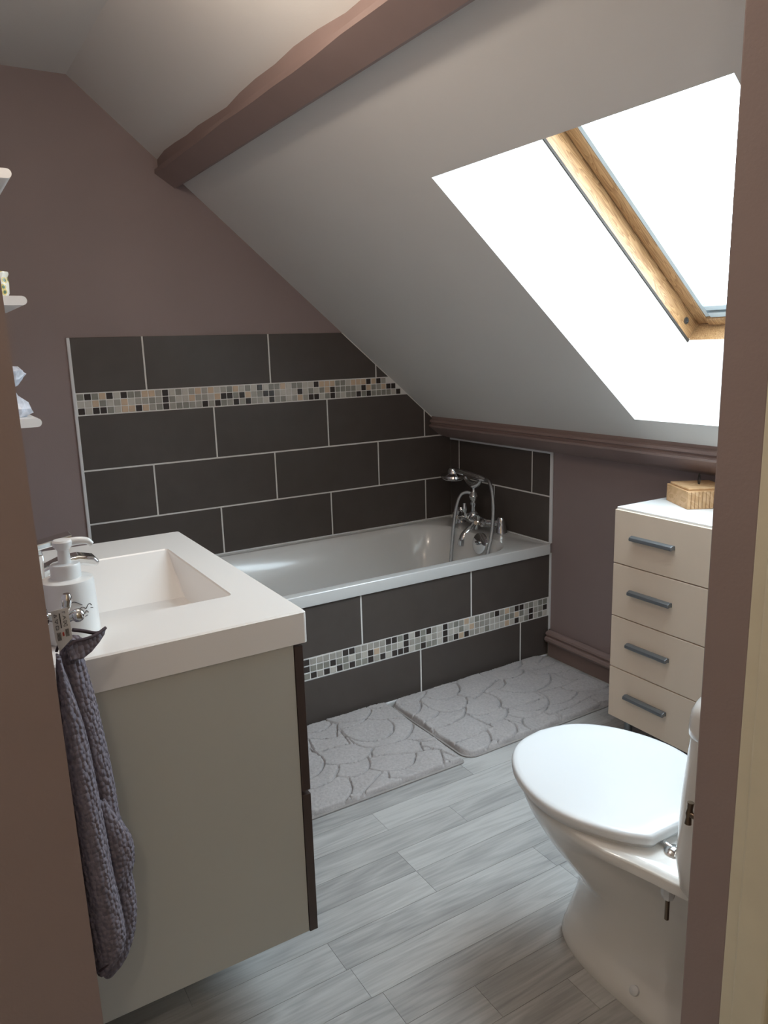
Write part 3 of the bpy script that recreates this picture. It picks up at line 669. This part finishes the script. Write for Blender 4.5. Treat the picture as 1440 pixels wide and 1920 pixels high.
# corner flap that sticks out to the side at the hook
fl_pts = [(120, 1200), (150, 1199), (175, 1192), (199, 1177), (196, 1190), (186, 1205), (172, 1222), (156, 1235), (130, 1240)]
fb = BM()
def flap(off, bulge):
    out = []
    for i, (px, py) in enumerate(fl_pts):
        y = YH - 0.004 + off + (0.012 * ((px - 120) / 80) ** 2); out.append(P2(px, py, y))
    return out
rr = [flap(-0.006, 0), flap(-0.002, 0), flap(0.006, 0), flap(0.010, 0)]
cA = [sum((v for v in r_), Vector()) / len(r_) for r_ in rr]
rr[0] = [v * 0.92 + cA[0] * 0.08 for v in rr[0]]; rr[3] = [v * 0.92 + cA[3] * 0.08 for v in rr[3]]
loft(fb, rr); obj('corner_flap', fb, 'towel', tw, smooth=50)
obj('hem', tube(BM(), [P2(128, 1212, YH - 0.020), P2(140, 1203, YH - 0.018), P2(160, 1198, YH - 0.014), P2(180, 1190, YH - 0.008), P2(198, 1177, YH + 0.004)], 0.0024, n=8), 'hem', tw, smooth=50)
obj('hem', tube(BM(), [P2(186, 1822, YA - 0.014), P2(205, 1806, YA - 0.02), P2(224, 1786, YA - 0.018), P2(235, 1772, YA - 0.006)], 0.0018, n=8), 'hem', tw, smooth=50)
obj('hem', tube(BM(), [P2(136, 1181, YH + 0.006), P2(155, 1183, YH + 0.008), P2(180, 1187, YH + 0.008), P2(196, 1182, YH + 0.007)], 0.0028, n=8), 'hem', tw, smooth=50)
obj('hanging_loop', tube(BM(), [(XW + 0.012, YH - 0.004, 0.920), (XW + 0.022, YH - 0.006, 0.945), (XW + 0.030, YH - 0.004, 0.971), (XW + 0.026, YH + 0.006, 0.945), (XW + 0.02, YH + 0.006, 0.920)], 0.002, n=8), 'hem', tw, smooth=50)
# care label
YL = YH - 0.030
Lq = [P2(95, 1147, YL), P2(127, 1139, YL), P2(136, 1196, YL), P2(112, 1222, YL), P2(104, 1200, YL)]
lb = BM(); prism(lb, [(i,) for i in range(5)], lambda i: Lq[i], lambda i: Lq[i] + Vector((0, 0.0008, 0)))
lab = obj('care_label', lb, 'label', tw); lab['label'] = 'white printed care label'
La, Lb_, Lc = Lq[0], (Lq[1] - Lq[0]), (Lq[2] - Lq[1])
def LP(u, v): return La + Lb_ * u + Lc * v + Vector((0, -0.0006, 0))
pm = BM()
def dash(u0, v0, u1, v1, w_=0.00035, bm=None):
    tube(bm if bm is not None else pm, [LP(u0, v0), LP(u1, v1)], w_, n=4, smooth=False)
dash(.14, .12, .30, .17); dash(.14, .22, .30, .17); dash(.14, .12, .14, .22)
dash(.13, .36, .30, .28); dash(.13, .36, .30, .42); dash(.30, .28, .30, .42)
for a in ((.15, .50, .30, .50), (.30, .50, .30, .62), (.30, .62, .15, .62), (.15, .62, .15, .50)): dash(*a)
for i in range(4): dash(.44 + i * .012, .12, .44 + i * .012, .6)
dash(.62, .10, .78, .10); dash(.78, .10, .78, .16); dash(.62, .22, .80, .28); dash(.62, .34, .80, .28); dash(.70, .24, .70, .32)
dash(.60, .42, .84, .54); dash(.60, .54, .84, .42); dash(.60, .40, .84, .40); dash(.60, .56, .84, .56)
for i in range(5): dash(.16 + i * .05, .72, .16 + i * .05, .98); dash(.66 + i * .045, .66, .66 + i * .045, .9)
obj('label_print', pm, 'ink', lab)
pr_ = BM()
for i in range(3): dash(.48 + i * .035, .74, .48 + i * .035, .86, 0.0005, pr_)
obj('label_print', pr_, 'inkred', lab)

# ------------------------------------------------------------------ bath mats
def bath_mat(x0, x1, y0, y1, label, seed, corner, rot):
    root = thing('bath_mat', label, 'bath mat', ((x0 + x1) / 2, (y0 + y1) / 2, 0), 'grey bath mats')
    rnd = random.Random(seed); step = 0.0035
    nx = int((x1 - x0) / step); ny = int((y1 - y0) / step)
    discs = []
    rows_ = 7; ph = (y1 - y0 + 0.1) / rows_
    for r_ in range(rows_ + 1):                       # overlapping scales: later rows lie on top of those nearer the room
        yy = y0 - 0.05 + r_ * ph; k = -1 + rnd.random() * 0.5
        while x0 + k * 0.17 < x1 + 0.15:
            discs.append((x0 + k * 0.17 + rnd.uniform(-.03, .03), yy + rnd.uniform(-.03, .03), rnd.uniform(.075, .12), rnd.uniform(0.75, 1.25), rnd.uniform(-0.5, 0.5), rnd.random() < 0.3)); k += 1
    rnd.shuffle(discs); discs.sort(key=lambda d: d[1] + rnd.uniform(-0.04, 0.04))
    def ident(x, y):
        for i in range(len(discs) - 1, -1, -1):
            cx, cy, rr_, e, a, sq = discs[i]; dx, dy = x - cx, y - cy
            c, s = math.cos(a), math.sin(a); u, v = (dx * c + dy * s) / e, (-dx * s + dy * c)
            if sq:
                if abs(u) < rr_ * 0.95 and abs(v) < rr_ * 0.85: return i
            elif u * u + v * v < rr_ * rr_: return i
        return -1
    idg = [[ident(x0 + i * step, y0 + j * step) for j in range(ny + 1)] for i in range(nx + 1)]
    bm = BM(); V = []
    cr = 0.05
    for i in range(nx + 1):
        col = []
        for j in range(ny + 1):
            x = x0 + i * step; y = y0 + j * step
            e = min(i, nx - i, j, ny - j)
            gcount = sum(wt for di, dj, wt in ((-1, 0, 0.7), (0, -1, 1.0)) if idg[min(nx, max(0, i + di))][min(ny, max(0, j + dj))] != idg[i][j])
            h = 0.020 + 0.0035 * math.sin(x * 31 + seed) * math.sin(y * 27 + 1) + rnd.uniform(-.0013, .0013)
            up = idg[i][min(ny, j + 2)]
            if gcount: h -= 0.0135 * min(1.0, gcount)
            h += (hash((idg[i][j], seed)) % 7) * 0.0004
            if e == 0: h = 0.004
            elif e == 1: h *= 0.75
            px_, py_ = x, y
            wob = 0.002 * math.sin(x * 60 + y * 45)
            if j in (0, ny): py_ += wob
            if i in (0, nx): px_ += wob
            # rounded corners
            cx = min(max(px_, x0 + cr), x1 - cr); cy = min(max(py_, y0 + cr), y1 - cr)
            ddx, ddy = px_ - cx, py_ - cy
            if ddx and ddy:
                m_ = max(abs(ddx), abs(ddy)); l_ = math.hypot(ddx, ddy)
                f = 1 + (m_ / l_ - 1) * corner; px_, py_ = cx + ddx * f, cy + ddy * f
            if rot:
                mx0, my0 = (x0 + x1) / 2, (y0 + y1) / 2; c, s = math.cos(rot), math.sin(rot)
                px_, py_ = mx0 + (px_ - mx0) * c - (py_ - my0) * s, my0 + (px_ - mx0) * s + (py_ - my0) * c
            col.append(bm.verts.new((px_, py_, h)))
        V.append(col)
    for i in range(nx):
        for j in range(ny): bm.faces.new((V[i][j], V[i + 1][j], V[i + 1][j + 1], V[i][j + 1]))
    o = obj('pile', bm, 'matpile', root, smooth=80)
    eb = BM(); d = 0.006
    c_, s_ = math.cos(rot), math.sin(rot); mx0, my0 = (x0 + x1) / 2, (y0 + y1) / 2
    def rt(x, y): return (mx0 + (x - mx0) * c_ - (y - my0) * s_, my0 + (x - mx0) * s_ + (y - my0) * c_)
    ol = [rt(x, y) for x, y in rrect(x0 - d, x1 + d, y0 - d, y1 + d * 0.2, 0.012 + 0.04 * corner, 5)]
    loft(eb, [ring2(ol, 0.0), ring2(ol, 0.005)])
    obj('backing', eb, 'matback', root, bevel=0.0015)
    return root
bath_mat(-1.560, -0.846, -1.203, -0.716, 'grey plush bath mat nearer the vanity cabinet', 5, 0.1, 0.0)
bath_mat(-0.826, -0.062, -1.192, -0.718, 'grey plush bath mat nearer the knee wall and drawers', 8, 0.9, 0.012)

# ------------------------------------------------------------------ chest of drawers
DX = -0.35; DY1 = -1.354; DY0 = -1.765; DZ0, DZ1 = 0.092, 0.802
cd_ = thing('chest_of_drawers', 'slim white chest with four cream drawers against the knee wall', 'chest of drawers', (-0.18, (DY0 + DY1) / 2, 0))
obj('carcass', bx(DX + 0.018, -0.046, DY0 + 0.002, DY1 - 0.004, DZ0 + 0.004, DZ1 - 0.012), 'white', cd_, bevel=0.001)
obj('top_panel', bx(DX + 0.006, -0.046, DY0, DY1 - 0.002, DZ1 - 0.012, DZ1 + 0.005), 'white', cd_, bevel=0.002)
nd = 4; hgt = (DZ1 - DZ0) / nd
for i in range(nd):
    z0 = DZ0 + i * hgt; z1 = z0 + hgt - 0.003
    dw = obj('drawer', bx(DX, DX + 0.017, DY0, DY1, z0, z1), 'cream', cd_, bevel=0.0015)
    hz = z0 + hgt * 0.50 + 0.004; ya, yb_ = DY1 - 0.075, DY1 - 0.232
    hb = BM()
    prism(hb, [(0, 0.008), (-0.010, 0.010), (-0.020, 0.006), (-0.022, -0.002), (-0.018, -0.006), (-0.006, -0.004), (0, -0.006)], lambda x, z: (DX + x, ya, hz + z), lambda x, z: (DX + x, yb_, hz + z))
    obj('handle', hb, 'handle', dw, bevel=0.0015)
for x, y in ((DX + 0.05, DY1 - 0.045), (DX + 0.05, DY0 + 0.045), (-0.08, DY1 - 0.045), (-0.08, DY0 + 0.045)):
    obj('leg', lathe(BM(), [(0, 0), (0.020, 0), (0.020, 0.006), (0.014, 0.010), (0.014, 0.09), (0.022, 0.092), (0.022, 0.097), (0, 0.097)], (x, y, 0), n=18), 'legm', cd_, smooth=40)

# bamboo box with a cord loop
A = Vector((-0.224, -1.519, DZ1 + 0.005)); ux = Vector((0.072, 0.134, 0)).normalized(); uy = Vector((ux.y, -ux.x, 0)); uz = Vector((0, 0, 1))
bbx = thing('bamboo_box', 'small pale bamboo box with black cord loop on the chest of drawers', 'box', A + ux * 0.075 + uy * 0.06)
obj('box_body', fbox(BM(), A, ux, uy, uz, 0, 0.152, 0.004, 0.145, 0, 0.056), 'bamboo', bbx, bevel=0.0015)
for i in range(12):
    obj('slat', fbox(BM(), A, ux, uy, uz, -0.0035, 0.0, 0.004 + i * 0.0118, 0.004 + i * 0.0118 + 0.0104, 0.001, 0.054), 'bamboo', bbx, bevel=0.0008, seg=1)
ld = obj('box_lid', fbox(BM(), A, ux, uy, uz, 0.010, 0.142, 0.010, 0.138, 0.056, 0.064), 'bamboo', bbx, bevel=0.002)
lc = A + ux * 0.076 + uy * 0.074 + uz * 0.063
obj('cord_loop', tube(BM(), [lc - ux * 0.003, lc - ux * 0.006 + uz * 0.014, lc + uz * 0.034, lc + ux * 0.006 + uz * 0.016, lc + ux * 0.003], 0.0018, n=8), 'dark', ld, smooth=50)

# ------------------------------------------------------------------ toilet
TX = -1.04
wc = thing('toilet', 'white close coupled toilet with closed lid in front of the partition', 'toilet', (TX, -2.1, 0))
def egg(z, yf, yb_, hw_, ymax, nb=2.6, nf=2.0, n=56):
    """closed outline: elliptic nose to yf, squarer tail to yb_, widest at ymax"""
    out = []
    for i in range(n):
        a = 2 * math.pi * i / n; c, s = math.cos(a), math.sin(a)
        e = nf if s >= 0 else nb
        x = hw_ * math.copysign(abs(c) ** (2 / e), c)
        y = (yf - ymax if s >= 0 else ymax - yb_) * math.copysign(abs(s) ** (2 / e), s)
        out.append(Vector((TX + x, ymax + y, z)))
    return out
secs = [egg(0.0, -1.888, -2.36, 0.102, -2.10, 3.5, 2.6), egg(0.012, -1.886, -2.36, 0.104, -2.10, 3.5, 2.6), egg(0.03, -1.890, -2.36, 0.100, -2.10, 3.5, 2.6),
        egg(0.07, -1.902, -2.355, 0.092, -2.10, 3.4, 2.5), egg(0.12, -1.917, -2.35, 0.085, -2.10, 3.2, 2.4), egg(0.165, -1.926, -2.35, 0.083, -2.09, 3.0, 2.3),
        egg(0.195, -1.915, -2.35, 0.094, -2.07, 3.0, 2.2), egg(0.22, -1.888, -2.35, 0.110, -2.05, 3.0, 2.1), egg(0.25, -1.860, -2.35, 0.128, -2.04, 3.0, 2.1), egg(0.28, -1.834, -2.36, 0.146, -2.02, 3.0, 2.0),
        egg(0.315, -1.808, -2.39, 0.163, -2.01, 2.8, 2.0), egg(0.34, -1.793, -2.41, 0.174, -2.00, 2.6, 2.0), egg(0.365, -1.780, -2.415, 0.182, -2.00, 2.6, 2.0),
        egg(0.383, -1.776, -2.415, 0.184, -2.00, 2.6, 2.0), egg(0.388, -1.780, -2.412, 0.180, -2.00, 2.6, 2.0), egg(0.389, -1.82, -2.40, 0.14, -2.00, 2.6, 2.0)]
# hollow the flanks towards the back into the trap recess
for q, sct in enumerate(secs):
    z = sct[0].z
    for v in sct:
        if v.y < -2.03 and 0.03 < z < 0.345:
            t = min(1, (-2.03 - v.y) / 0.17); t = t * t * (3 - 2 * t); zz = min(1, (z - 0.03) / 0.06)
            v.x = TX + (v.x - TX) * (1 - (0.42 if z < 0.2 else 0.50) * t * zz)
        if v.y < -2.12 and z >= 0.30:
            t = min(1, (-2.12 - v.y) / 0.08); v.x = TX + (v.x - TX) * (1 - 0.10 * t)
obj('bowl', loft(BM(), secs), 'ceramic', wc, smooth=60)
half = [(0, -1.757), (.066, -1.769), (.118, -1.80), (.160, -1.852), (.187, -1.915), (.198, -1.975), (.194, -2.03), (.177, -2.085), (.148, -2.14), (.116, -2.176)]
hp_ = [(p.x, p.y) for p in catmull([(a, b_, 0) for a, b_ in half], 5)] + [(0.106, -2.182)]
hp_ = hp_[0:1] + hp_[1:]
loop = [(x, y) for x, y in hp_] + [(-x, y) for x, y in hp_[:0:-1]]
def lidring(sc, z, drop=0.0):
    cy = -1.98
    return [Vector((TX + x * (1 - sc / 0.19), cy + (y - cy) * (1 - sc / 0.22), z)) for x, y in loop]
obj('seat', loft(BM(), [lidring(0.016, 0.387), lidring(0.010, 0.389), lidring(0.009, 0.398), lidring(0.012, 0.401)]), 'lidw', wc, smooth=50)
obj('lid', loft(BM(), [lidring(0.006, 0.3995), lidring(0.0008, 0.4015), lidring(0.0, 0.406), lidring(0.0, 0.413), lidring(0.002, 0.4175), lidring(0.006, 0.4200), lidring(0.014, 0.4212), lidring(0.05, 0.4216)]), 'lidw', wc, smooth=50)
for s in (-1, 1):
    h_ = obj('hinge', lathe(BM(), [(0, 0), (0.017, 0), (0.018, 0.004), (0.012, 0.010), (0, 0.012)], (TX + s * 0.075, -2.205, 0.388), n=20), 'chrome', wc, smooth=40)
    obj('hinge_pin', tube(BM(), [(TX + s * 0.075, -2.205, 0.394), (TX + s * 0.075, -2.172, 0.397)], 0.005, n=10, smooth=False), 'chrome', h_, smooth=40)
    nt_ = obj('seat_nut', lathe(BM(), [(0, 0), (0.011, 0), (0.013, 0.008), (0.013, 0.030), (0, 0.030)], (TX + s * 0.108, -2.222, 0.318), n=8), 'lidw', wc)
    obj('seat_screw', tube(BM(), [(TX + s * 0.108, -2.222, 0.272), (TX + s * 0.108, -2.222, 0.320)], 0.0042, n=8, smooth=False), 'valve', nt_, smooth=40)
    obj('floor_screw_cap', lathe(BM(), [(0, -0.004), (0.010, 0.0), (0.010, 0.006), (0.007, 0.009), (0, 0.010)], (TX + s * 0.090, -2.145, 0.042), frame=((0, 1, 0), (-s * 0.6, 0, 0.8), (s * 0.8, 0, 0.6)), n=16), 'lidw', wc, smooth=40)
# cistern
def crr(g_, z): return ring2(rrect(TX - 0.178 + g_, TX + 0.178 - g_, -2.428, -2.262 - g_, 0.045, 8), z)
cis = obj('cistern', loft(BM(), [crr(0.030, 0.388), crr(0.014, 0.392), crr(0.006, 0.405), crr(0.0, 0.46), crr(0.003, 0.58), crr(0.009, 0.688)]), 'ceramic', wc, smooth=45)
cl = obj('cistern_lid', loft(BM(), [crr(0.009, 0.688), crr(0.0065, 0.690), crr(0.006, 0.702), crr(0.008, 0.728), crr(0.014, 0.744), crr(0.032, 0.753), crr(0.06, 0.756)]), 'ceramic', wc, smooth=60)
obj('flush_button', lathe(BM(), [(0.022, 0), (0.022, 0.004), (0.017, 0.007), (0, 0.0075)], (TX, -2.345, 0.7555), n=20), 'chrome', cl, smooth=40)
# water stop valve beside the cistern
V0 = Vector((-1.262, -2.345, 0.604))
sv = thing('stop_valve', 'small aged metal stop valve with tee handle beside the toilet cistern', 'valve', (-1.262, YB, 0.60))
obj('pipe', tube(BM(), [(-1.262, YB, 0.585), (-1.262, -2.385, 0.588), (-1.262, -2.365, 0.597)], 0.008, n=10), 'valve', sv, smooth=50)
obj('valve_body', lathe(BM(), [(0, 0), (0.010, 0), (0.012, 0.006), (0.010, 0.014), (0.005, 0.018), (0.0045, 0.036), (0, 0.036)], (-1.262, -2.372, 0.597), axis='y', n=14), 'valve', sv, smooth=40)
obj('tee_handle', tube(BM(), [(-1.264, -2.337, 0.580), (-1.263, -2.337, 0.590), (-1.262, -2.337, 0.597), (-1.261, -2.337, 0.605), (-1.260, -2.337, 0.616)], [0.0055, 0.0045, 0.006, 0.0045, 0.0055], n=10), 'valve', sv, smooth=50)

# ------------------------------------------------------------------ ceiling lamp of the bathroom (above the frame)
LAMPS = [('ceiling_lamp', 'round ceiling lamp with warm bulb under the flat bathroom ceiling', Vector((-1.80, -1.55, ZC)), 8.5),
         ('hall_lamp', 'round ceiling lamp with warm bulb in the hall', Vector((-2.50, -3.35, ZC)), 9.5)]
for nm, lab_, LP_, en in LAMPS:
    lm = thing(nm, lab_, 'lamp', LP_)
    obj('lamp_base', lathe(BM(), [(0, 0), (0.05, 0), (0.05, -0.015), (0.02, -0.03), (0.018, -0.06), (0, -0.06)], LP_, n=24), 'white', lm, smooth=40)
    obj('bulb', lathe(BM(), [(0, -0.058), (0.013, -0.06), (0.016, -0.07), (0.028, -0.09), (0.030, -0.105), (0.022, -0.122), (0, -0.13)], LP_, n=20), 'bulb', lm, smooth=50)
    ll = bpy.data.lights.new(nm + '_light_offscreen', 'POINT'); ll.energy = en; ll.color = (1.0, 0.86, 0.72); ll.shadow_soft_size = 0.04
    lo = bpy.data.objects.new(nm + '_light_offscreen', ll); C.objects.link(lo); lo.location = LP_ + Vector((0, 0, -0.18))
